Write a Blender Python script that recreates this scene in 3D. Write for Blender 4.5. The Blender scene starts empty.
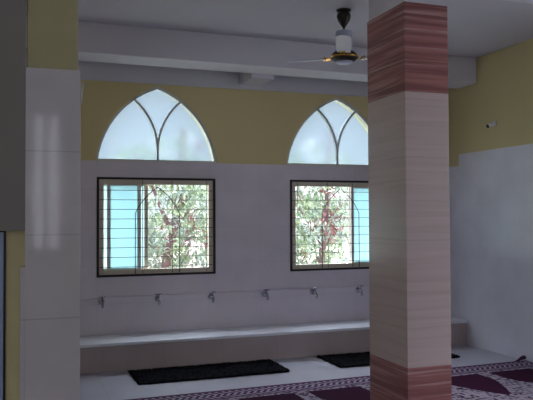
import bpy, bmesh, math, random
from mathutils import Vector, Matrix

SC = bpy.context.scene
COL = SC.collection
PI = math.pi
random.seed(7)

# ------------------------------------------------------------------ camera
cam_d = bpy.data.cameras.new('camera')
cam_d.sensor_fit = 'HORIZONTAL'
cam_d.sensor_width = 36.0
cam_d.lens = 36.0 * 692.76 / 533.0
cam_d.clip_start = 0.05
cam_d.clip_end = 300
cam = bpy.data.objects.new('camera', cam_d)
COL.objects.link(cam)
YAW, PITCH, ROLL = 0.341371, 0.0249238, 0.00458902
fwd = Vector((math.sin(YAW) * math.cos(PITCH), math.cos(YAW) * math.cos(PITCH), math.sin(PITCH)))
rgt = Vector((math.cos(YAW), -math.sin(YAW), 0))
dwn = fwd.cross(rgt)
r2 = math.cos(ROLL) * rgt + math.sin(ROLL) * dwn
d2 = -math.sin(ROLL) * rgt + math.cos(ROLL) * dwn
mw = Matrix((r2, -d2, -fwd)).transposed().to_4x4()
mw.translation = Vector((0, 0, 1.5))
cam.matrix_world = mw
SC.camera = cam

# ------------------------------------------------------------------ sky, sun, daylight, exposure
W = bpy.data.worlds.new('world')
SC.world = W
W.use_nodes = True
HORIZON, ZENITH = 1.2, 14.6         # hazy sky, much brighter overhead than at the horizon
bg = W.node_tree.nodes['Background']
_tc = W.node_tree.nodes.new('ShaderNodeTexCoord')
_sp = W.node_tree.nodes.new('ShaderNodeSeparateXYZ')
_mr = W.node_tree.nodes.new('ShaderNodeMapRange')
_mr.interpolation_type = 'SMOOTHSTEP'
_mr.inputs['From Min'].default_value = 0.22
_mr.inputs['From Max'].default_value = 0.75
_mr.inputs['To Min'].default_value = HORIZON
_mr.inputs['To Max'].default_value = ZENITH
W.node_tree.links.new(_tc.outputs['Generated'], _sp.inputs[0])
W.node_tree.links.new(_sp.outputs['Z'], _mr.inputs['Value'])
W.node_tree.links.new(_mr.outputs[0], bg.inputs['Strength'])
bg.inputs['Color'].default_value = (0.80, 0.89, 1.0, 1)

sun_d = bpy.data.lights.new('sun', 'SUN')
sun_d.energy = 1.2
sun_d.angle = math.radians(1.0)
sun_d.color = (1.0, 0.95, 0.86)
sun = bpy.data.objects.new('sun', sun_d)
COL.objects.link(sun)
sun.rotation_euler = Vector((-0.75, 0.28, -0.95)).to_track_quat('-Z', 'Y').to_euler()

DAY = (0.86, 0.90, 1.0)
# area lamps as daylight at the windows out of the photograph:
# (wall, from, to, sill, head, watts); near = wall behind the camera, right / side / bay = side walls, windows added for light
NEAR_Y = -4.5
XL, XR, XBAY = -4.5, 4.94, -1.5
OUT_WINDOWS = [
    ('near', -3.4, -2.1, 1.0, 2.8, 66), ('near', 0.17, 0.62, 1.0, 3.2, 11), ('near', 2.3, 3.7, 1.0, 2.8, 6),
    ('right', 0.3, 1.9, 1.0, 2.8, 2), ('right', 2.5, 4.1, 1.0, 2.8, 18),
    ('side', -2.2, -0.4, 1.0, 2.8, 3), ('side', 0.8, 2.6, 1.0, 2.8, 3),
    ('bay', 4.7, 6.4, 0.9, 2.6, 1),
]
for (wl, p0, p1, z0, z1, wt) in OUT_WINDOWS:
    ld = bpy.data.lights.new('daylight', 'AREA')
    ld.shape = 'RECTANGLE'
    ld.size = p1 - p0
    ld.size_y = z1 - z0
    ld.energy = wt
    ld.color = DAY
    lo = bpy.data.objects.new('daylight', ld)
    COL.objects.link(lo)
    pm, zm = (p0 + p1) / 2, (z0 + z1) / 2
    lo.location = {'near': (pm, NEAR_Y - .3, zm), 'right': (XR + .35, pm, zm), 'side': (XL - .3, pm, zm), 'bay': (XBAY - .3, pm, zm)}[wl]
    lo.rotation_euler = {'near': (PI / 2, 0, 0), 'right': (PI / 2, 0, PI / 2), 'side': (PI / 2, 0, -PI / 2), 'bay': (PI / 2, 0, -PI / 2)}[wl]

SC.view_settings.view_transform = 'Standard'
SC.view_settings.look = 'None'
SC.view_settings.gamma = 1
SC.view_settings.exposure = 0.0
SC.view_settings.use_curve_mapping = False


# ------------------------------------------------------------------ helpers
def s2l(c):
    return tuple(((v / 255) / 12.92 if v / 255 <= 0.04045 else ((v / 255 + 0.055) / 1.055) ** 2.4) for v in c) + (1,)


def tag(o, label=None, cat=None, group=None, kind=None):
    if label: o['label'] = label
    if cat: o['category'] = cat
    if group: o['group'] = group
    if kind: o['kind'] = kind
    return o


def empty(name, loc=(0, 0, 0), rz=0):
    o = bpy.data.objects.new(name, None)
    o.empty_display_size = 0.1
    o.location = loc
    o.rotation_euler = (0, 0, rz)
    COL.objects.link(o)
    return o


def link(name, me, mat, parent=None, smooth=False):
    if mat is not None:
        for m in (mat if isinstance(mat, (list, tuple)) else [mat]):
            me.materials.append(m)
    if smooth:
        for p in me.polygons: p.use_smooth = True
    o = bpy.data.objects.new(name, me)
    COL.objects.link(o)
    if parent is not None: o.parent = parent
    return o


def obj(name, bm, mat, parent=None, smooth=False, bevel=0.0):
    bmesh.ops.recalc_face_normals(bm, faces=bm.faces)
    me = bpy.data.meshes.new(name)
    bm.to_mesh(me)
    bm.free()
    o = link(name, me, mat, parent, smooth)
    if bevel:
        m = o.modifiers.new('bevel', 'BEVEL')
        m.width = bevel
        m.segments = 2
        m.limit_method = 'ANGLE'
    return o


def box(bm, x0, x1, y0, y1, z0, z1):
    v = [bm.verts.new(p) for p in ((x0, y0, z0), (x1, y0, z0), (x1, y1, z0), (x0, y1, z0),
                                   (x0, y0, z1), (x1, y0, z1), (x1, y1, z1), (x0, y1, z1))]
    for f in ((3, 2, 1, 0), (4, 5, 6, 7), (0, 1, 5, 4), (1, 2, 6, 5), (2, 3, 7, 6), (3, 0, 4, 7)):
        bm.faces.new([v[i] for i in f])


def boxo(name, dims, mat, parent=None, bevel=0.0):
    bm = bmesh.new()
    box(bm, *dims)
    return obj(name, bm, mat, parent, bevel=bevel)


def lathe(bm, prof, centre=(0, 0, 0), axis='Z', seg=24):
    """prof: list of (radius, height)."""
    rings = []
    cx, cy, cz = centre
    for r, h in prof:
        ring = []
        for k in range(seg):
            a = 2 * PI * k / seg
            p = (r * math.cos(a), r * math.sin(a), h)
            if axis == 'Y': p = (p[0], p[2], p[1])
            if axis == 'X': p = (p[2], p[0], p[1])
            ring.append(bm.verts.new((cx + p[0], cy + p[1], cz + p[2])))
        rings.append(ring)
    for a, b in zip(rings, rings[1:]):
        for k in range(seg):
            bm.faces.new((a[k], a[(k + 1) % seg], b[(k + 1) % seg], b[k]))
    bm.faces.new(rings[0][::-1])
    bm.faces.new(rings[-1])


def tube(bm, pts, rad, seg=8):
    """pts list of Vector; rad a number or one per point."""
    pts = [Vector(p) for p in pts]
    n = len(pts)
    rads = rad if isinstance(rad, (list, tuple)) else [rad] * n
    rings = []
    prev = None
    for i, p in enumerate(pts):
        t = (pts[min(i + 1, n - 1)] - pts[max(i - 1, 0)]).normalized()
        if prev is None:
            u = t.orthogonal().normalized()
        else:
            u = (prev - t * prev.dot(t))
            u = u.normalized() if u.length > 1e-6 else t.orthogonal().normalized()
        prev = u
        w = t.cross(u)
        rings.append([bm.verts.new(p + rads[i] * (math.cos(2 * PI * k / seg) * u + math.sin(2 * PI * k / seg) * w)) for k in range(seg)])
    for a, b in zip(rings, rings[1:]):
        for k in range(seg):
            bm.faces.new((a[k], a[(k + 1) % seg], b[(k + 1) % seg], b[k]))
    bm.faces.new(rings[0][::-1])
    bm.faces.new(rings[-1])


def plate_mesh(name, outer, holes, t, to3d):
    """Flat plate with holes: 2D outline + hole outlines, thickness t; to3d(u, v, w) maps w in [-t/2, t/2]."""
    cu = bpy.data.curves.new(name, 'CURVE')
    cu.dimensions = '2D'
    cu.fill_mode = 'BOTH'
    cu.extrude = t / 2
    for loop in [outer] + holes:
        sp = cu.splines.new('POLY')
        sp.points.add(len(loop) - 1)
        for q, (u, v) in zip(sp.points, loop): q.co = (u, v, 0, 1)
        sp.use_cyclic_u = True
    tmp = bpy.data.objects.new(name, cu)
    COL.objects.link(tmp)
    dg = bpy.context.evaluated_depsgraph_get()
    me = bpy.data.meshes.new_from_object(tmp.evaluated_get(dg))
    bpy.data.objects.remove(tmp)
    bpy.data.curves.remove(cu)
    bm = bmesh.new()
    bm.from_mesh(me)
    bmesh.ops.remove_doubles(bm, verts=bm.verts, dist=1e-5)
    for v in bm.verts: v.co = to3d(*v.co)
    bmesh.ops.recalc_face_normals(bm, faces=bm.faces)
    bm.to_mesh(me)
    bm.free()
    me.name = name
    me.materials.clear()
    return me


# ------------------------------------------------------------------ materials
class N:
    def __init__(self, name):
        self.m = bpy.data.materials.new(name)
        self.m.use_nodes = True
        self.t = self.m.node_tree
        self.b = self.t.nodes['Principled BSDF']
        self.out = self.t.nodes['Material Output']

    def node(self, typ, **kw):
        n = self.t.nodes.new(typ)
        for k, v in kw.items():
            if k in n.inputs.keys(): n.inputs[k].default_value = v
            else: setattr(n, k, v)
        return n

    def l(self, a, b): self.t.links.new(a, b)

    def coords(self):
        return self.node('ShaderNodeTexCoord').outputs['Object']

    def xyz(self, src=None):
        s = self.node('ShaderNodeSeparateXYZ')
        self.l(src or self.coords(), s.inputs[0])
        return s.outputs

    def math(self, op, a, b=0.0, c=0.0, clamp=False):
        n = self.node('ShaderNodeMath', operation=op, use_clamp=clamp)
        for i, v in enumerate((a, b, c)):
            if isinstance(v, (int, float)): n.inputs[i].default_value = v
            else: self.l(v, n.inputs[i])
        return n.outputs[0]

    def mix(self, f, a, b):
        n = self.node('ShaderNodeMix', data_type='RGBA')
        for k, v in ((0, f), (6, a), (7, b)):
            if hasattr(v, 'is_linked') or hasattr(v, 'links'): self.l(v, n.inputs[k])
            else: n.inputs[k].default_value = v
        return n.outputs[2]

    def noise(self, scale, detail=3, vec=None, rough=0.5):
        n = self.node('ShaderNodeTexNoise')
        n.inputs['Scale'].default_value = scale
        n.inputs['Detail'].default_value = detail
        n.inputs['Roughness'].default_value = rough
        self.l(vec or self.coords(), n.inputs['Vector'])
        return n.outputs['Fac']

    def scaled(self, s, src=None):
        n = self.node('ShaderNodeMapping')
        n.inputs['Scale'].default_value = s
        self.l(src or self.coords(), n.inputs['Vector'])
        return n.outputs[0]

    def joint(self, c, size, off=0.0, w=0.004):
        """1 on a joint line of period size along scalar c."""
        f = self.math('FRACT', self.math('DIVIDE', self.math('SUBTRACT', c, off), size))
        d = self.math('MINIMUM', f, self.math('SUBTRACT', 1.0, f))
        return self.math('LESS_THAN', d, w / size)

    def ramp(self, f, a, b):
        n = self.node('ShaderNodeMapRange', clamp=True)
        self.l(f, n.inputs['Value'])
        n.inputs['From Min'].default_value = a
        n.inputs['From Max'].default_value = b
        return n.outputs[0]

    def set(self, color=None, rough=None, metal=None, spec=None):
        if color is not None:
            if isinstance(color, tuple): self.b.inputs['Base Color'].default_value = color
            else: self.l(color, self.b.inputs['Base Color'])
        if rough is not None:
            if isinstance(rough, (int, float)): self.b.inputs['Roughness'].default_value = rough
            else: self.l(rough, self.b.inputs['Roughness'])
        if metal is not None: self.b.inputs['Metallic'].default_value = metal
        if spec is not None: self.b.inputs['Specular IOR Level'].default_value = spec
        return self.m

    def bump(self, h, strength=0.2, dist=0.01):
        n = self.node('ShaderNodeBump')
        n.inputs['Strength'].default_value = strength
        n.inputs['Distance'].default_value = dist
        self.l(h, n.inputs['Height'])
        self.l(n.outputs[0], self.b.inputs['Normal'])


def plain(name, rgb, rough=0.6, metal=0.0, var=0.06, vs=6.0, spec=0.4):
    n = N(name)
    c = s2l(rgb)
    d = tuple(v * (1 - var * 2) for v in c[:3]) + (1,)
    return n.set(n.mix(n.noise(vs), c, d), rough, metal, spec)


YELLOW = s2l((226, 211, 158))
YELLOW_B = s2l((196, 180, 120))
M = {}
M['yellow'] = plain('yellow_paint', (218, 206, 156), 0.75)
M['yellow_shaded'] = plain('shaded_yellow_paint', (182, 173, 130), 0.75)  # same yellow paint for the column, its shade put into the colour
M['ceiling'] = plain('white_ceiling_paint', (205, 203, 212), 0.8, vs=1.3, var=.03)
M['plaster'] = plain('white_plaster', (222, 220, 228), 0.75, vs=2, var=.03)
M['dark_frame'] = plain('dark_brown_frame', (38, 28, 30), 0.45)
M['beige_alu'] = plain('beige_aluminium', (222, 212, 194), 0.42, 0.1)
M['white_alu'] = plain('pale_aluminium', (224, 226, 224), 0.4, 0.1)
M['iron'] = plain('dark_iron', (58, 52, 55), 0.5, 0.3)
M['rust'] = plain('rusty_iron', (120, 70, 52), 0.7)
M['chrome'] = plain('chrome', (190, 192, 208), 0.1, 1.0)
M['black_plastic'] = plain('black_plastic', (22, 22, 24), 0.4)
M['white_plastic'] = plain('white_plastic', (222, 222, 232), 0.4)
M['brass'] = plain('brass', (196, 150, 70), 0.25, 1.0)
M['fan_dark'] = plain('dark_brown_enamel', (44, 34, 26), 0.3)
M['fan_white'] = plain('white_enamel', (190, 194, 222), 0.4)
M['fan_blade'] = plain('grey_blade_enamel', (176, 176, 198), 0.4)
M['mat'] = plain('black_shaggy_pile', (20, 20, 25), 0.95, spec=0.05)
M['grey_panel'] = plain('grey_brown_board', (138, 132, 124), 0.7)
M['panel_glass'] = plain('pale_blue_board', (160, 176, 206), 0.3)


def wall_tile(name, rgb, paint, z_split, jx, jz, ox, oz, axis='X', rough=0.22, jd=.3):
    n = N(name)
    x, y, z = n.xyz()
    h = x if axis == 'X' else y
    tile = s2l(rgb)
    dark = tuple(v * 0.88 for v in tile[:3]) + (1,)
    col = n.mix(n.ramp(n.noise(2.5, 4), .35, .7), tile, dark)
    j = n.math('MAXIMUM', n.joint(h, jx, ox, .003), n.joint(z, jz, oz, .003))
    col = n.mix(n.math('MULTIPLY', j, jd), col, tuple(v * .5 for v in tile[:3]) + (1,))
    if z_split is not None:
        zs = z_split
        if axis == 'Y':      # the last strip next to the far wall is tiled only as high as the far wall
            zs = n.math('SUBTRACT', z_split, n.math('MULTIPLY', n.math('GREATER_THAN', y, 7.03), .14))
        up = n.math('GREATER_THAN', z, zs)
        pc = n.mix(n.noise(3.0), paint, tuple(v * .93 for v in paint[:3]) + (1,))
        col = n.mix(up, col, pc)
        rr = n.math('ADD', n.math('MULTIPLY', up, .75 - rough), rough)
    else:
        rr = rough
    n.set(col, rr, spec=.45)
    n.bump(n.noise(5.0, 2), .05, .01)
    return n.m


M['back_wall'] = wall_tile('lilac_wall_tile', (228, 220, 230), YELLOW, 2.103, .60, .40, .16, .2, 'X', .3, .2)
M['right_wall'] = wall_tile('pale_wall_tile', (224, 224, 238), s2l((204, 192, 146)), 2.243, .45, .60, .2, .443, 'Y', .25, .12)
M['column_tile'] = wall_tile('column_wall_tile', (206, 200, 198), None, None, 3.0, .415, 1.6, 2.2485 - .415 * 5, 'X', .07, .5)


def floor_mat():
    n = N('floor_tile')
    x, y, z = n.xyz()
    t = s2l((188, 186, 200))
    col = n.mix(n.ramp(n.noise(3, 4), .3, .75), t, tuple(v * .86 for v in t[:3]) + (1,))
    j = n.math('MAXIMUM', n.joint(x, .6, .1, .003), n.joint(y, .6, .28, .003))
    col = n.mix(n.math('MULTIPLY', j, .4), col, tuple(v * .5 for v in t[:3]) + (1,))
    return n.set(col, .3, spec=.4)


M['floor'] = floor_mat()
M['bench_top'] = plain('pale_bench_tile', (234, 236, 246), 0.3, vs=3)
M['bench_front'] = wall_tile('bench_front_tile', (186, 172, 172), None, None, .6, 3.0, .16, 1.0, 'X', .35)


def stria_mat(name, c1, c2, c3, zs, contrast=(.35, .65), rough=.3, seam=.3):
    """Tile with irregular sideways strata."""
    n = N(name)
    x, y, z = n.xyz()
    v = n.scaled((.55, .55, zs))
    a = n.noise(1.0, 6, v, .62)
    v2 = n.scaled((1.2, 1.2, zs * 2.7))
    b = n.noise(1.0, 3, v2, .5)
    col = n.mix(n.ramp(a, *contrast), s2l(c1), s2l(c2))
    col = n.mix(n.math('MULTIPLY', n.ramp(b, .52, .68), .75), col, s2l(c3))
    col = n.mix(n.math('MULTIPLY', n.joint(z, seam, .13, .0025), .10), col, s2l((70, 50, 50)))
    return n.set(col, rough, spec=.4)


M['pillar_cream'] = stria_mat('cream_strata_tile', (204, 184, 178), (195, 176, 170), (188, 169, 162), 14, seam=.6)
M['pillar_red'] = stria_mat('red_strata_tile', (172, 116, 110), (134, 86, 84), (198, 164, 156), 15, (.42, .58), seam=.6)


def carpet_mat():
    n = N('prayer_carpet')
    x, y, z = n.xyz()
    # v: distance from the far edge (y grows away from the camera, edge at y = 0), repeat along x
    v = n.math('MULTIPLY', y, -1.0)
    maroon = s2l((64, 30, 54))
    lilac = s2l((172, 160, 176))
    plum = s2l((88, 60, 92))
    # busy floral ground
    vo = n.node('ShaderNodeTexVoronoi')
    vo.inputs['Scale'].default_value = 26
    n.l(n.coords(), vo.inputs['Vector'])
    g = n.math('ADD', n.math('MULTIPLY', n.noise(18, 3), .6), n.math('MULTIPLY', vo.outputs['Distance'], .5))
    ground = n.mix(n.ramp(g, .40, .60), maroon, lilac)
    # niches
    u = n.math('SUBTRACT', n.math('MULTIPLY', n.math('FRACT', n.math('DIVIDE', n.math('SUBTRACT', x, 2.30), .63)), .63), .26)
    w = n.math('MULTIPLY', n.math('POWER', n.ramp(n.math('SUBTRACT', 1.35, v), 0.30, 0.78), .7), .25)
    row = n.math('MULTIPLY', n.math('GREATER_THAN', v, .32), n.math('LESS_THAN', v, 1.05))
    inn = n.math('MULTIPLY', n.math('LESS_THAN', n.math('ABSOLUTE', u), w), row)
    col = n.mix(inn, ground, maroon)
    # border strip with key pattern
    bx = n.math('PINGPONG', n.math('ADD', x, n.math('PINGPONG', n.math('MULTIPLY', v, .8), .05)), .03)
    key = n.math('GREATER_THAN', n.math('ADD', bx, n.math('MULTIPLY', n.noise(30, 1), .012)), .019)
    bord = n.mix(key, lilac, plum)
    ib = n.math('MULTIPLY', n.math('GREATER_THAN', v, .045), n.math('LESS_THAN', v, .25))
    col = n.mix(ib, col, bord)
    ed = n.math('LESS_THAN', v, .045)
    col = n.mix(ed, col, s2l((96, 62, 92)))
    ed2 = n.math('MULTIPLY', n.math('GREATER_THAN', v, .25), n.math('LESS_THAN', v, .275))
    col = n.mix(ed2, col, s2l((110, 80, 110)))
    n.set(col, .95, spec=.05)
    n.bump(n.noise(160, 2), .4, .004)
    return n.m


M['carpet'] = carpet_mat()
M['carpet_edge'] = plain('maroon_carpet_edge', (92, 58, 86), 0.95, spec=.05)


def frosted(name, rgb, clear=0.35, rough=0.35):
    n = N(name)
    c = s2l(rgb)
    tr = n.node('ShaderNodeBsdfTranslucent')
    v = n.noise(2.2, 2)
    n.l(n.mix(n.ramp(v, .3, .75), c, tuple(q * .86 for q in c[:3]) + (1,)), tr.inputs['Color'])
    gl = n.node('ShaderNodeBsdfRefraction')
    gl.inputs['Color'].default_value = c
    gl.inputs['Roughness'].default_value = rough
    gl.inputs['IOR'].default_value = 1.4
    mx = n.node('ShaderNodeMixShader')
    mx.inputs[0].default_value = clear
    n.l(tr.outputs[0], mx.inputs[1])
    n.l(gl.outputs[0], mx.inputs[2])
    gs = n.node('ShaderNodeBsdfGlossy')
    gs.inputs['Roughness'].default_value = .3
    mx2 = n.node('ShaderNodeMixShader')
    mx2.inputs[0].default_value = .05
    n.l(mx.outputs[0], mx2.inputs[1])
    n.l(gs.outputs[0], mx2.inputs[2])
    n.l(mx2.outputs[0], n.out.inputs['Surface'])
    return n.m


M['frosted'] = frosted('frosted_glass', (212, 221, 227), .9, .22)
M['teal_glass'] = frosted('teal_frosted_glass', (226, 242, 245), .75, .3)


def leaf_mat(name, a, b, trans=.35):
    n = N(name)
    geo = n.node('ShaderNodeNewGeometry')
    col = n.mix(geo.outputs['Random Per Island'], s2l(a), s2l(b))
    n.l(col, n.b.inputs['Base Color'])
    n.b.inputs['Roughness'].default_value = .55
    tr = n.node('ShaderNodeBsdfTranslucent')
    n.l(col, tr.inputs['Color'])
    mx = n.node('ShaderNodeMixShader')
    mx.inputs[0].default_value = trans
    n.l(n.b.outputs[0], mx.inputs[1])
    n.l(tr.outputs[0], mx.inputs[2])
    n.l(mx.outputs[0], n.out.inputs['Surface'])
    return n.m


M['leaf'] = leaf_mat('green_leaf', (86, 106, 74), (156, 168, 138))
M['leaf_grey'] = leaf_mat('grey_green_leaf', (96, 110, 102), (160, 172, 162))
M['leaf_brown'] = leaf_mat('brown_leaf', (96, 58, 58), (136, 92, 90))
M['blossom'] = leaf_mat('pink_white_blossom', (250, 226, 238), (255, 246, 250))
M['bark'] = plain('brown_bark', (112, 88, 90), .9, vs=14, var=.2)
M['soil'] = plain('pale_earth', (196, 188, 172), .95, vs=2, var=.1)

# ------------------------------------------------------------------ the setting
FZ, CZ = 0.0, 3.32
YB = 7.43
XB = XR

bm = bmesh.new(); box(bm, XL - .2, XB + .2, NEAR_Y - .2, YB + .25, -.15, 0)
tag(obj('floor', bm, M['floor']), 'pale lilac grey tiled floor of the hall', 'floor', kind='structure')
bm = bmesh.new(); box(bm, XL - .2, XB + .2, NEAR_Y - .2, YB + .25, CZ, CZ + .2)
tag(obj('ceiling', bm, M['ceiling']), 'white painted flat ceiling of the hall', 'ceiling', kind='structure')

W1 = (.752, 2.037, .878, 1.932)
W2 = (2.926, 4.211, .876, 1.932)
A1 = (.742, 2.060, 2.105, 2.930)
A2 = (2.884, 4.202, 2.105, 2.925)


def rect(x0, x1, z0, z1):
    return [(x0, z0), (x1, z0), (x1, z1), (x0, z1)]


def pointed(x0, x1, z0, z1, n=18, sag=.140):
    """Pointed arch on base line z0: two equal arcs from the base corners to the apex (sag = arc height / chord)."""
    xm, hw, H = (x0 + x1) / 2, (x1 - x0) / 2, z1 - z0
    ch = math.hypot(hw, H)
    sg = sag * ch
    r = (ch * ch / 4 + sg * sg) / (2 * sg)
    nx, nz = -H / ch, -hw / ch                 # from the right chord's middle towards the arc's centre
    cx, cz = hw / 2 + nx * (r - sg), H / 2 + nz * (r - sg)
    a0, a1 = math.atan2(-cz, hw - cx), math.atan2(H - cz, -cx)
    rt = [(cx + r * math.cos(a0 + (a1 - a0) * k / n), cz + r * math.sin(a0 + (a1 - a0) * k / n)) for k in range(n + 1)]
    return [(xm + u, z0 + v) for u, v in rt] + [(xm - u, z0 + v) for u, v in reversed(rt[:-1])]


def wall_xz(yc):
    return lambda u, v, w: Vector((u, yc + w, v))


TW = .2
me = plate_mesh('wall_back', rect(-1.6, XB + .25, 0, CZ),
                [rect(*W1), rect(*W2), pointed(*A1), pointed(*A2)], TW, wall_xz(YB + TW / 2))
wb = link('wall_back', me, M['back_wall'])
tag(wb, 'far wall, lilac tile below and yellow paint around the arched windows', 'wall', kind='structure')

boxo('tile_panel', (-1.4, XB, YB - .022, YB, .26, .672), M['back_wall'], wb, .004)

def holes_of(wl): return [rect(p0, p1, z0, z1) for (w_, p0, p1, z0, z1, wt) in OUT_WINDOWS if w_ == wl]


def wall_yz(xc):
    return lambda u, v, w: Vector((xc + w, u, v))


wr = link('wall_right', plate_mesh('wall_right', rect(NEAR_Y - .2, YB, 0, CZ), holes_of('right'), .25, wall_yz(XR + .125)), M['right_wall'])
tag(wr, 'right hand wall, glossy pale tile below yellow paint', 'wall', kind='structure')
# left partition in front of the washing bay, with the tiled column at its end
LX0, LX1, LY0, LY1 = .022, .284, 3.60, 3.95
tag(boxo('wall_left', (XL, LX0, 3.72, 3.86, 0, CZ), M['yellow']), 'yellow partition wall at the left edge, behind the tiled column', 'wall', kind='structure')
ws = link('wall_side', plate_mesh('wall_side', rect(NEAR_Y - .2, YB + .2, 0, CZ), holes_of('side'), .2, wall_yz(XL - .1)), M['yellow'])
tag(ws, 'yellow side wall out of view on the left', 'wall', kind='structure')
wy = link('wall_bay', plate_mesh('wall_bay', rect(3.86, YB, 0, CZ), holes_of('bay'), .1, wall_yz(XBAY - .05)), M['yellow'])
tag(wy, 'yellow end wall of the washing bay, hidden behind the tiled column', 'wall', kind='structure')
wn = link('wall_near', plate_mesh('wall_near', rect(XL, XR, 0, CZ), holes_of('near'), .2, wall_xz(NEAR_Y - .1)), M['yellow'])
tag(wn, 'yellow wall with tall windows behind the photographer', 'wall', kind='structure')
for i, (wl, p0, p1, z0, z1, wt) in enumerate(OUT_WINDOWS):
    pm = (p0 + p1) / 2
    e = empty('window_%d' % (i + 5), {'near': (pm, NEAR_Y - .1, z0), 'right': (XR + .12, pm, z0), 'side': (XL - .1, pm, z0), 'bay': (XBAY - .05, pm, z0)}[wl],
              {'near': 0, 'right': -PI / 2, 'side': PI / 2, 'bay': PI / 2}[wl])
    tag(e, 'tall barred window outside the photograph, in the ' + ('wall behind, left of three', 'wall behind, middle of three', 'wall behind, right of three',
        'right wall, farther from the pillar, added for light', 'right wall, beside the pillar, added for light', 'far left wall, nearer the back, added for light', 'far left wall, nearer the column, added for light', 'end wall of the washing bay, added for light')[i], 'window', kind='structure')
    bm = bmesh.new()
    hw, hh = (p1 - p0) / 2, z1 - z0
    for s in (-1, 1): box(bm, s * hw - (.05 if s > 0 else 0), s * hw + (.05 if s < 0 else 0), -.04, .04, 0, hh)
    mw_ = .06 if hw < .3 else .04
    box(bm, -mw_, mw_, -.04, .04, .05, hh - .05)
    box(bm, -hw + .05, hw - .05, -.04, .04, 0, .05); box(bm, -hw + .05, hw - .05, -.04, .04, hh - .05, hh)
    obj('frame', bm, M['white_alu'], e)
    bm = bmesh.new()
    for k in range(1, 12): box(bm, -hw + .05, hw - .05, -.012, .012, k * hh / 12 - .012, k * hh / 12 + .012)
    obj('grille', bm, M['iron'], e)

# beams
bm = bmesh.new()
box(bm, XBAY, XR, 6.58, 6.95, 3.032, CZ)
for v in bm.verts: v.co.y += (v.co.x - 1.4) * .024
tag(obj('beam_front', bm, M['plaster'], bevel=.004), 'white concrete ceiling beam running across the hall before the windows', 'beam', kind='structure')
tag(boxo('beam_wall', (-1.5, XB, YB - .02, YB, 2.944, CZ), M['plaster'], bevel=.004), 'white beam along the top of the far wall above the arches', 'beam', kind='structure')
tag(boxo('beam_cross', (2.31, 2.56, 6.965, YB - .02, 2.985, CZ), M['plaster'], bevel=.004), 'short white cross beam between the two far beams', 'beam', kind='structure')
tag(boxo('beam_near', (LX1, XR, 3.74, 4.085, 3.05, CZ), M['plaster'], bevel=.004), 'white ceiling beam at the top right, nearer than the striped pillar', 'beam', kind='structure')

# striped pillar
PX0, PX1, PY0, PY1 = 2.585, 2.948, 4.31, 4.875
pil = empty('pillar', ((PX0 + PX1) / 2, (PY0 + PY1) / 2, 0))
tag(pil, 'square pillar clad in cream tile with red banded top and foot', 'pillar', kind='structure')
hx, hy = (PX1 - PX0) / 2, (PY1 - PY0) / 2
boxo('lower_band', (-hx, hx, -hy, hy, 0, .427), M['pillar_red'], pil, .003)
boxo('shaft_tiles', (-hx, hx, -hy, hy, .427, 2.397), M['pillar_cream'], pil, .003)
boxo('upper_band', (-hx, hx, -hy, hy, 2.397, 3.043), M['pillar_red'], pil, .003)
boxo('plaster_neck', (-hx + .012, hx - .012, -hy + .012, hy - .012, 3.043, CZ), M['plaster'], pil)

# tiled column at the left
colm = empty('column', ((LX0 + LX1) / 2, (LY0 + LY1) / 2, 0))
tag(colm, 'square column at the left, glossy white tile below yellow paint', 'column', kind='structure')
hx, hy = (LX1 - LX0) / 2, (LY1 - LY0) / 2
boxo('painted_core', (-hx + .008, hx - .012, -hy + .012, hy - .012, 2.2, CZ), M['yellow_shaded'], colm)
boxo('tile_cladding', (-hx, hx, -hy, hy, 0, 2.247), M['column_tile'], colm, .002)
boxo('tile_skirt', (-hx - .022, -hx, -hy + .002, -hy + .11, 0, 1.262), M['column_tile'], colm, .002)
bm = bmesh.new()
tube(bm, [(hx + .016, -hy + .02, 2.19), (hx + .008, -hy + .015, 2.14), (hx + .003, -hy + .01, 2.08)], [.004, .005, .003], 6)
obj('loose_corner_bead', bm, M['white_plastic'], colm, True)

# grey board on the partition, above the framed panel
tag(boxo('trim_1', (-2.5, LX0 - .0, 3.60, 3.72, 1.44, CZ), M['grey_panel']), 'dull grey boxed lintel high on the partition at the left edge', 'lintel', kind='structure')

# ------------------------------------------------------------------ outside
tag(boxo('ground', (-12, 20, YB + .25, 40, -.5, -.15), M['soil']), 'pale sunlit ground outside the windows', 'ground', kind='structure')

# ------------------------------------------------------------------ windows
def frame_bm(x0, x1, z0, z1, y0, y1, w):
    bm = bmesh.new()
    box(bm, x0, x0 + w, y0, y1, z0, z1); box(bm, x1 - w, x1, y0, y1, z0, z1)
    box(bm, x0 + w, x1 - w, y0, y1, z0, z0 + w); box(bm, x0 + w, x1 - w, y0, y1, z1 - w, z1)
    return bm


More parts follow.
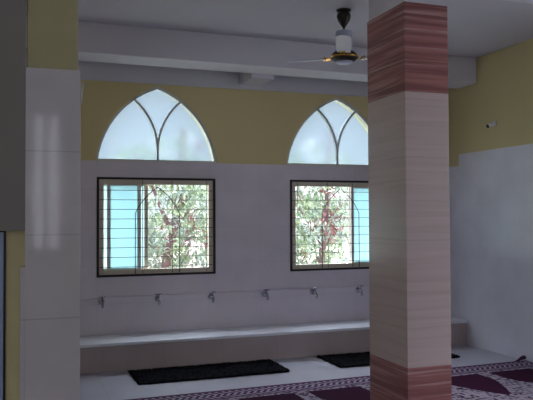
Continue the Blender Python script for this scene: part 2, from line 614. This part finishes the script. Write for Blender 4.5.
def sliding_window(name, w, side, label):
    x0, x1, z0, z1 = w
    ox = (x0 + x1) / 2
    root = empty(name, (ox, YB, z0))
    tag(root, label, 'window', kind='structure')
    hw, H = (x1 - x0) / 2, z1 - z0
    g = .001
    obj('dark_surround', frame_bm(-hw + g, hw - g, g, H - g, -.012, .012, .023), M['dark_frame'], root)
    bm = frame_bm(-hw + .002, hw - .002, .002, H - .002, .0125, .05, .072)
    bm2 = frame_bm(-hw + .002, hw - .002, .002, H - .002, .0505, .13, .03)
    me2 = bpy.data.meshes.new('tmp'); bm2.to_mesh(me2); bm.from_mesh(me2); bm2.free(); bpy.data.meshes.remove(me2)
    obj('track_frame', bm, M['beige_alu'], root)
    s = side            # -1: sashes stacked at the left, 1: at the right

    def sash(y, xa, xb, mat_frame):
        a, b = sorted((s * xa, s * xb))
        fr = obj('sash', frame_bm(a, b, .05, H - .05, y, y + .022, .038), mat_frame, root)
        bm = bmesh.new(); box(bm, a + .036, b - .036, y + .008, y + .013, .086, H - .086)
        obj('pane', bm, M['teal_glass'], fr)
    sash(.055, .529, .17 if s < 0 else .166, M['white_alu'])
    sash(.088, .605, .09 if s < 0 else .160, M['beige_alu'])
    # grille: bars across, two uprights and a pointed arch
    bm = bmesh.new()
    y = .003
    for k in range(9):
        zz = 1.794 - .1016 * k - z0
        tube(bm, [(-hw + .03, y, zz), (hw - .03, y, zz)], .0031, 6)
    gr = obj('grille', bm, M['iron'], root)
    bm = bmesh.new()
    zs, za = 1.55 - z0, 1.83 - z0
    aw = .24
    pts = [(-aw, y - .007, .03)] + [(p[0], y - .007, p[1]) for p in reversed(pointed(-aw, aw, zs, za, 10, .07))] + [(aw, y - .007, .03)]
    tube(bm, pts, .005, 6)
    obj('arch_bar', bm, M['iron'], gr)
    bm = bmesh.new()
    for q in (-.16, .16): tube(bm, [(q, y + .006, .03), (q, y + .006, H - .03)], .0032, 6)
    obj('upright_bar', bm, M['iron'], gr)
    bm = bmesh.new()
    tube(bm, [(-s * (hw - .10), y + .006, .03), (-s * (hw - .10), y + .006, H - .03)], .003, 6)
    obj('edge_bar', bm, M['rust'], gr)
    return root


sliding_window('window_1', W1, -1, 'left sliding window with teal frosted sashes pushed left behind an iron grille')
sliding_window('window_2', W2, 1, 'right sliding window, half behind the striped pillar, iron grille across it')


def arch_window(name, a, label):
    x0, x1, z0, z1 = a
    ox = (x0 + x1) / 2
    root = empty(name, (ox, YB, z0))
    tag(root, label, 'window', kind='structure')
    hw, H = (x1 - x0) / 2, z1 - z0
    ring = lambda d: pointed(-hw + d, hw - d, 0 + d * .8, H - d * 1.25, 18)
    me = plate_mesh('arch_frame', ring(.001), [ring(.026)], .05, lambda u, v, w: Vector((u, .040 + w, v)))
    link('arch_frame', me, M['white_alu'], root)
    me = plate_mesh('frosted_pane', ring(.02), [], .006, lambda u, v, w: Vector((u, .045 + w, v)))
    link('frosted_pane', me, M['frosted'], root)
    # tracery: a short stem that parts into two curved branches
    bm = bmesh.new()
    R_, zst = .714, .12
    am = math.asin(.558 / R_)
    for s in (-1, 1):
        pin, pout = [(-s * .0, .012)], [(s * .011, .012)]
        for k in range(14):
            t = am * k / 13
            for rr, lst in ((R_ - .011, pin), (R_ + .011, pout)):
                lst.append((s * (R_ - rr * math.cos(t)), zst + rr * math.sin(t)))
        for k in range(14):
            q = [pin[k], pin[k + 1], pout[k + 1], pout[k]]
            f = [bm.verts.new((u, .016 + s * .001, v)) for u, v in q]
            b = [bm.verts.new((u, .066 + s * .001, v)) for u, v in q]
            bm.faces.new(f); bm.faces.new(b[::-1])
            for i in range(4): bm.faces.new((f[i], b[i], b[(i + 1) % 4], f[(i + 1) % 4]))
    bmesh.ops.remove_doubles(bm, verts=bm.verts, dist=1e-5)
    obj('tracery', bm, M['white_alu'], root)
    return root


arch_window('window_3', A1, 'left pointed arch window with frosted panes and branching tracery')
arch_window('window_4', A2, 'right pointed arch window with frosted panes, its end behind the pillar')

# ------------------------------------------------------------------ bench along the far wall
YF, BZ = 6.877, .284
bench = empty('ledge_bench', (1.8, YF, 0))
tag(bench, 'long low tiled ledge bench running below the taps', 'bench')
boxo('bench_front', (-3.28, XR - 1.8, 0.02, YB - YF - .001, 0.0, BZ - .03), M['bench_front'], bench, .003)
boxo('bench_top', (-3.28, XR - 1.8, 0.0, YB - YF - .024, BZ - .03, BZ), M['bench_top'], bench, .006)
# ------------------------------------------------------------------ taps
def tap(x, label):
    t = empty('wall_tap', (x, YB - .022, .634))
    t.scale = (1.3, 1.3, 1.3)
    tag(t, label, 'tap', 'chrome taps in a row above the bench')
    bm = bmesh.new()
    lathe(bm, [(.026, 0), (.026, -.004), (.017, -.010), (.012, -.014)], (0, 0, 0), 'Y', 16)
    obj('flange', bm, M['chrome'], t, True)
    bm = bmesh.new()
    tube(bm, [(0, -.008, 0), (0, -.035, 0), (0, -.058, .002), (0, -.075, -.008), (0, -.084, -.026), (0, -.085, -.045)],
         [.011, .013, .015, .012, .0105, .010], 12)
    obj('spout', bm, M['chrome'], t, True)
    bm = bmesh.new()
    tube(bm, [(0, -.050, .008), (0, -.050, .034)], [.009, .007], 10)
    lathe(bm, [(.010, .030), (.016, .035), (.016, .042), (.008, .047)], (0, -.050, 0), 'Z', 12)
    tube(bm, [(-.028, -.050, .039), (0, -.050, .041), (.028, -.050, .039)], [.006, .007, .006], 8)
    obj('handle', bm, M['chrome'], t, True)
    return t


for x, lab in ((.80, 'chrome wall tap below the left end of the left window'),
               (1.39, 'chrome wall tap below the middle of the left window'),
               (1.975, 'chrome wall tap below the right end of the left window'),
               (2.605, 'chrome wall tap below the plain wall between the two windows'),
               (3.195, 'chrome wall tap below the left end of the right window'),
               (3.775, 'chrome wall tap nearest the striped pillar, below the right window')):
    tap(x, lab)

# ------------------------------------------------------------------ mats
def shaggy_mat(x0, x1, y0, y1, label, rot):
    cx, cy = (x0 + x1) / 2, (y0 + y1) / 2
    hx, hy = (x1 - x0) / 2, (y1 - y0) / 2
    rnd = random.Random(int(x0 * 100))
    root = empty('bath_mat', (cx, cy, 0), rot)
    tag(root, label, 'mat', 'black shaggy mats before the bench')
    bm = bmesh.new()
    nx, ny = 48, 20
    g = [[bm.verts.new((-hx + 2 * hx * i / nx + (rnd.uniform(-.008, .008)), -hy + 2 * hy * j / ny + rnd.uniform(-.008, .008),
                        .012 + rnd.uniform(0, .010))) for i in range(nx + 1)] for j in range(ny + 1)]
    for j in range(ny):
        for i in range(nx):
            bm.faces.new((g[j][i], g[j][i + 1], g[j + 1][i + 1], g[j + 1][i]))
    edge = [e for e in bm.edges if e.is_boundary]
    ret = bmesh.ops.extrude_edge_only(bm, edges=edge)
    for v in ret['geom']:
        if isinstance(v, bmesh.types.BMVert): v.co.z = .001
    obj('backing', bm, M['mat'], root)
    bm = bmesh.new()
    for k in range(3200):
        x, y = rnd.uniform(-hx, hx), rnd.uniform(-hy, hy)
        if k % 4 == 0:
            if rnd.random() < .35: x = rnd.choice((-hx, hx)) + rnd.uniform(-.008, .012)
            else: y = rnd.choice((-hy, hy)) + rnd.uniform(-.012, .008)
        a = rnd.uniform(0, 2 * PI)
        w, h = rnd.uniform(.006, .010), rnd.uniform(.020, .030)
        lean = (rnd.uniform(-.014, .014), rnd.uniform(-.014, .014))
        base = [bm.verts.new((x + w * math.cos(a + q * 2.094), y + w * math.sin(a + q * 2.094), .004)) for q in range(3)]
        tip = bm.verts.new((x + lean[0], y + lean[1], h))
        for q in range(3): bm.faces.new((base[q], base[(q + 1) % 3], tip))
    p = obj('pile', bm, M['mat'], root)
    p['kind'] = 'stuff'
    return root


shaggy_mat(1.005, 2.455, 6.275, 6.832, 'black shaggy mat on the floor below the left window', 0.010)
shaggy_mat(3.0, 4.39, 6.275, 6.835, 'black shaggy mat half hidden behind the striped pillar', 0.006)

# ------------------------------------------------------------------ carpet
cp = empty('prayer_carpet', (0, 0, 0))
tag(cp, 'maroon and lilac patterned prayer carpet with a key pattern border', 'carpet')
ROT = math.radians(1.6)
CO = Vector((0, 5.755, 0))


def carpet_local(x, y):
    p = Vector((x, y, 0)) - CO
    return (p.x * math.cos(-ROT) - p.y * math.sin(-ROT), p.x * math.sin(-ROT) + p.y * math.cos(-ROT))


g = .006
outer = [carpet_local(*p) for p in ((-4.45, -4.45), (4.93, -4.45), (4.93, 5.755 + 4.93 * math.tan(ROT)), (LX1 + .3, 5.755 + (LX1 + .3) * math.tan(ROT)), (LX1 + .3, 3.4), (-4.45, 3.4))]
h1 = [carpet_local(*p) for p in ((PX0 - g, PY0 - g), (PX1 + g, PY0 - g), (PX1 + g, PY1 + g), (PX0 - g, PY1 + g))]
me = plate_mesh('carpet_body', outer, [h1], .010, lambda u, v, w: Vector((u, v, .0056 + w)))
cb = link('carpet_body', me, M['carpet'], cp)
cb.location = CO
cb.rotation_euler = (0, 0, ROT)
# the far right corner is pushed up against the wall in a small fold
bm = bmesh.new()
for k, (z, r) in enumerate(((.018, .016),)):
    tube(bm, [(4.78, 5.875, .012), (4.83, 5.885, .02), (4.87, 5.89, .034), (4.90, 5.89, .042), (4.92, 5.89, .04)], [.004, .010, .018, .022, .018], 10)
obj('corner_fold', bm, M['carpet_edge'], cp, True)

# ------------------------------------------------------------------ ceiling fan
fan = empty('ceiling_fan', (2.672, 5.47, CZ - .001))
fan.scale = (1.0, 1.0, 1.03)
tag(fan, 'ceiling fan with pale blades, brass brackets and a dark canopy', 'fan')
bm = bmesh.new()
lathe(bm, [(.066, 0), (.066, -.006), (.060, -.012), (.052, -.018)], seg=24)
obj('ceiling_plate', bm, M['fan_dark'], fan, True)
bm = bmesh.new()
lathe(bm, [(.040, -.018), (.058, -.034), (.064, -.056), (.055, -.090), (.032, -.126), (.014, -.150), (.011, -.155)], seg=24)
obj('canopy', bm, M['fan_dark'], fan, True)
bm = bmesh.new()
lathe(bm, [(.011, -.135), (.011, -.24)], seg=12)
obj('down_rod', bm, M['fan_dark'], fan, True)
bm = bmesh.new()
lathe(bm, [(.030, -.180), (.070, -.184), (.074, -.192), (.074, -.34), (.074, -.352), (.05, -.358)], seg=32)
obj('motor_sleeve', bm, M['fan_white'], fan, True)
bm = bmesh.new()
lathe(bm, [(.05, -.352), (.092, -.362), (.108, -.378), (.120, -.396), (.120, -.418), (.100, -.436), (.05, -.444)], seg=32)
hub = obj('motor_housing', bm, M['fan_dark'], fan, True)
bm = bmesh.new()
lathe(bm, [(.119, -.398), (.125, -.402), (.125, -.412), (.119, -.416)], seg=32)
obj('brass_ring', bm, M['brass'], hub, True)
bm = bmesh.new()
lathe(bm, [(.05, -.440), (.075, -.444), (.070, -.456), (.03, -.462)], seg=24)
obj('bottom_cap', bm, M['fan_white'], hub, True)
cl, cd = Vector((math.cos(YAW), -math.sin(YAW))), Vector((math.sin(YAW), math.cos(YAW)))
for deg in (263, 143, 23):
    a = math.radians(deg) - YAW
    R3 = Matrix.Rotation(a, 4, 'Z')
    bm = bmesh.new()
    prof = [(.11, .030), (.15, .022), (.19, .030), (.215, .046)]
    lo, hi = [], []
    for (r, w) in prof:
        lo.append((bm.verts.new((r, -w, -.409)), bm.verts.new((r, w, -.401))))
        hi.append((bm.verts.new((r, -w, -.401)), bm.verts.new((r, w, -.393))))
    for k in range(len(prof) - 1):
        bm.faces.new((hi[k][0], hi[k + 1][0], hi[k + 1][1], hi[k][1])); bm.faces.new((lo[k][1], lo[k + 1][1], lo[k + 1][0], lo[k][0]))
        bm.faces.new((lo[k][0], lo[k + 1][0], hi[k + 1][0], hi[k][0])); bm.faces.new((hi[k][1], hi[k + 1][1], lo[k + 1][1], lo[k][1]))
    for k in (0, -1): bm.faces.new((lo[k][0], hi[k][0], hi[k][1], lo[k][1]))
    for q in (-.018, .018): lathe(bm, [(.011, -.395), (.011, -.386), (.006, -.380)], (.19, q, 0), 'Z', 10)
    for v in bm.verts: v.co = R3 @ v.co
    br = obj('blade_bracket', bm, M['brass'], fan)
    bm = bmesh.new()
    n = 14
    top, bot = [], []
    for k in range(n + 1):
        t = k / n
        r = .175 + t * .425
        w = .056 + .010 * math.sin(t * PI * .9)
        if t > .9: w *= math.sqrt(max(.05, 1 - ((t - .9) / .1) ** 2 * .85))
        tilt = math.tan(math.radians(-4))
        top.append([bm.verts.new((r, s * w, -.402 + s * w * tilt + .003 + .035 * t)) for s in (-1, 1)])
        bot.append([bm.verts.new((r, s * w, -.402 + s * w * tilt - .002 + .035 * t)) for s in (-1, 1)])
    for k in range(n):
        bm.faces.new((top[k][0], top[k + 1][0], top[k + 1][1], top[k][1])); bm.faces.new((bot[k][1], bot[k + 1][1], bot[k + 1][0], bot[k][0]))
        for s in (0, 1): bm.faces.new((top[k][s], bot[k][s], bot[k + 1][s], top[k + 1][s]))
    for k in (0, -1): bm.faces.new((top[k][0], top[k][1], bot[k][1], bot[k][0]))
    for v in bm.verts: v.co = R3 @ v.co
    obj('blade', bm, M['fan_blade'], fan)

# small round cap on the ceiling, top middle of the view
e = empty('ceiling_hook_plate', (1.635, 5.10, CZ))
tag(e, 'small round dark ceiling plate with a hook, left of the fan', 'hook')
bm = bmesh.new(); lathe(bm, [(.034, 0), (.034, -.006), (.026, -.012), (.012, -.014)], seg=20)
obj('plate', bm, M['fan_dark'], e, True)
bm = bmesh.new(); tube(bm, [(0, 0, -.012)] + [(.014 * math.sin(t), 0, -.03 - .014 * math.cos(t - PI)) for t in [0, .6, 1.2, 1.8, 2.4, 3.0, 3.6, 4.2]], .003, 6)
obj('hook', bm, M['iron'], e, True)

# ------------------------------------------------------------------ bracket on the right wall
e = empty('wall_spotlight', (XR, 6.35, 2.525))
tag(e, 'small white wall spotlight with a black nose on the yellow wall', 'light fitting')
bm = bmesh.new(); lathe(bm, [(.032, 0), (.032, -.008), (.026, -.014), (.012, -.018)], (0, 0, 0), 'X', 20)
obj('wall_plate', bm, M['white_plastic'], e, True)
bm = bmesh.new()
tube(bm, [(-.012, 0, 0), (-.034, 0, -.004), (-.045, .0, -.012)], .009, 10)
obj('arm', bm, M['white_plastic'], e, True)
d = Vector((-.85, .1, -.35)).normalized()
p0 = Vector((-.034, 0, -.010))
bm = bmesh.new()
tube(bm, [p0, p0 + d * .012, p0 + d * .045, p0 + d * .058], [.014, .022, .026, .025], 16)
hd = obj('head', bm, M['white_plastic'], e, True)
bm = bmesh.new()
tube(bm, [p0 + d * .0575, p0 + d * .064, p0 + d * .070], [.022, .022, .016], 16)
obj('nose', bm, M['black_plastic'], hd, True)

# ------------------------------------------------------------------ dark framed panel on the partition, left edge
e = empty('framed_board', (-.52, 3.72, .33))
tag(e, 'pale blue framed board at the left edge beside the tiled column', 'board')
obj('frame', frame_bm(-.45, .452, .0, 1.112, -.014, 0, .011), M['dark_frame'], e, bevel=.003)
boxo('panel', (-.439, .441, -.010, -.002, .011, 1.101), M['panel_glass'], e)

# ------------------------------------------------------------------ trees outside
def leaf(bm, p, d, n, L, w, mi):
    """A folded lance-shaped leaf."""
    side = d.cross(n).normalized()
    up = side.cross(d).normalized()
    a = bm.verts.new(p)
    m1 = bm.verts.new(p + d * L * .45 + side * w + up * w * .4)
    m2 = bm.verts.new(p + d * L * .45 - side * w + up * w * .4)
    mm = bm.verts.new(p + d * L * .5)
    t = bm.verts.new(p + d * L - up * L * .12)
    for f in ((a, mm, m1), (m1, mm, t), (a, m2, mm), (m2, t, mm)):
        bm.faces.new(f).material_index = mi


def tree(name, base, trunk_pts, crown, n_leaf, label, seed, clusters, mats, droop=.7, L=(.09, .17)):
    rnd = random.Random(seed)
    root = empty(name, base)
    tag(root, label, 'tree')
    bm = bmesh.new()
    tips = []
    for pts, r0, r1 in trunk_pts:
        k = len(pts)
        tube(bm, pts, [r0 + (r1 - r0) * i / (k - 1) for i in range(k)], 10)
        tips.append(Vector(pts[-1]))
    obj('trunk', bm, M['bark'], root, True)
    bm = bmesh.new()
    (cx, cy, cz), (rx, ry, rz) = crown
    made = 0
    while made < n_leaf:
        # twig clusters on the ellipsoid, leaves hanging round each
        v = Vector((rnd.gauss(0, 1), rnd.gauss(0, 1), rnd.gauss(0, 1))).normalized() * rnd.uniform(.45, 1.0)
        c = Vector((cx + v.x * rx, cy + v.y * ry, cz + v.z * rz))
        if c.z < .05: continue
        mi = rnd.choices(range(len(mats)), [m[1] for m in mats])[0]
        for (q, rad, mj, pr) in clusters:
            if (c - Vector(q)).length < rad and rnd.random() < pr: mi = mj
        if mi < 0: continue
        for k in range(rnd.randint(6, 12)):
            d = Vector((rnd.gauss(0, 1), rnd.gauss(0, 1), rnd.gauss(0, .6) - droop)).normalized()
            n = Vector((rnd.gauss(0, .5), rnd.gauss(0, .5), 1)).normalized()
            p = c + Vector((rnd.gauss(0, .05), rnd.gauss(0, .05), rnd.gauss(0, .05)))
            leaf(bm, p, d, n, rnd.uniform(*L), rnd.uniform(.013, .024), mi)
            made += 1
    obj('foliage', bm, [M[m[0]] for m in mats], root)
    return root


def hedge():
    rnd = random.Random(5)
    root = empty('hedge', (3.2, 13.4, -.15))
    tag(root, 'loose grey green hedge growing behind both trees outside', 'hedge')
    for k in range(5):
        bm = bmesh.new()
        x = -2.6 + k * 1.3
        tube(bm, [(x, 0, 0), (x + .1, .05, .8), (x - .05, .1, 1.6)], [.04, .03, .015], 8)
        obj('stem', bm, M['bark'], root, True)
    bm = bmesh.new()
    for c in range(1150):
        x = rnd.uniform(-3.2, 3.3)
        top = 2.3 + .35 * math.sin(x * 2.3) + .2 * math.sin(x * 5.1 + 1)
        if -1.05 < x < -.6: top = 1.8
        p0 = Vector((x, rnd.uniform(-.4, .5), rnd.uniform(.1, top)))
        mi = rnd.choices((0, 1, 2), (5, 5, .5))[0]
        for q in range(9):
            d = Vector((rnd.gauss(0, 1), rnd.gauss(0, 1), rnd.gauss(0, .6) - .6)).normalized()
            n = Vector((rnd.gauss(0, .5), rnd.gauss(0, .5), 1)).normalized()
            leaf(bm, p0 + Vector((rnd.gauss(0, .09), rnd.gauss(0, .09), rnd.gauss(0, .09))), d, n, rnd.uniform(.14, .26), rnd.uniform(.02, .036), mi)
    obj('foliage', bm, [M['leaf'], M['leaf_grey'], M['blossom']], root)


hedge()
MATS = [('leaf', 6), ('leaf_grey', 4), ('leaf_brown', .3), ('blossom', .5)]
tree('leaning_tree', (2.2, 10.2, -.15),
     [([(-.18, 0, 0), (-.20, 0, .7), (-.14, 0, 1.05), (-.06, .0, 1.4), (.0, 0, 1.7), (.10, .05, 2.3), (.12, .1, 3.0)], .085, .05),
      ([(-.06, 0, 1.4), (-.2, .1, 1.75), (-.34, .1, 2.1), (-.6, .2, 2.6)], .04, .015),
      ([(.0, 0, 1.7), (.2, .1, 2.0), (.45, .1, 2.4), (.6, .2, 2.6)], .04, .015),
      ([(-.14, 0, 1.05), (.12, .1, 1.25), (.36, .1, 1.45), (.6, .2, 1.6)], .025, .01)],
     ((-.12, .25, 1.75), (.98, .9, 1.35)), 4600,
     'leafy tree with a leaning brown trunk behind the left window', 3,
     [((.35, 0, .95), .34, 3, .8), ((-.35, 0, .75), .28, 3, .75), ((-.78, 0, 2.0), .38, -1, 1), ((.1, -.3, 1.6), .2, 2, .5)], MATS)
tree('loose_tree', (4.75, 10.4, -.15),
     [([(-.1, 0, 0), (-.12, 0, .8), (-.05, 0, 1.5), (.08, .05, 2.3), (.1, .1, 3.1)], .07, .035),
      ([(-.1, 0, 1.2), (-.35, 0, 1.6), (-.7, .1, 2.1)], .03, .012),
      ([(-.05, 0, 1.5), (.2, 0, 1.8), (.6, .1, 2.1)], .03, .012)],
     ((-.18, .2, 1.75), (.95, .8, 1.25)), 3000,
     'loose tree with reddish brown leaf clumps behind the right window', 11,
     [((-.10, -.3, 1.55), .30, 2, .7), ((.2, -.2, 1.4), .26, 2, .5), ((.2, 0, .75), .45, -1, 1), ((.35, 0, 2.0), .5, -1, 1), ((0, 0, 1.1), .3, -1, .6)],
     [('leaf', 6), ('leaf_grey', 3), ('leaf_brown', .4), ('blossom', .5)])
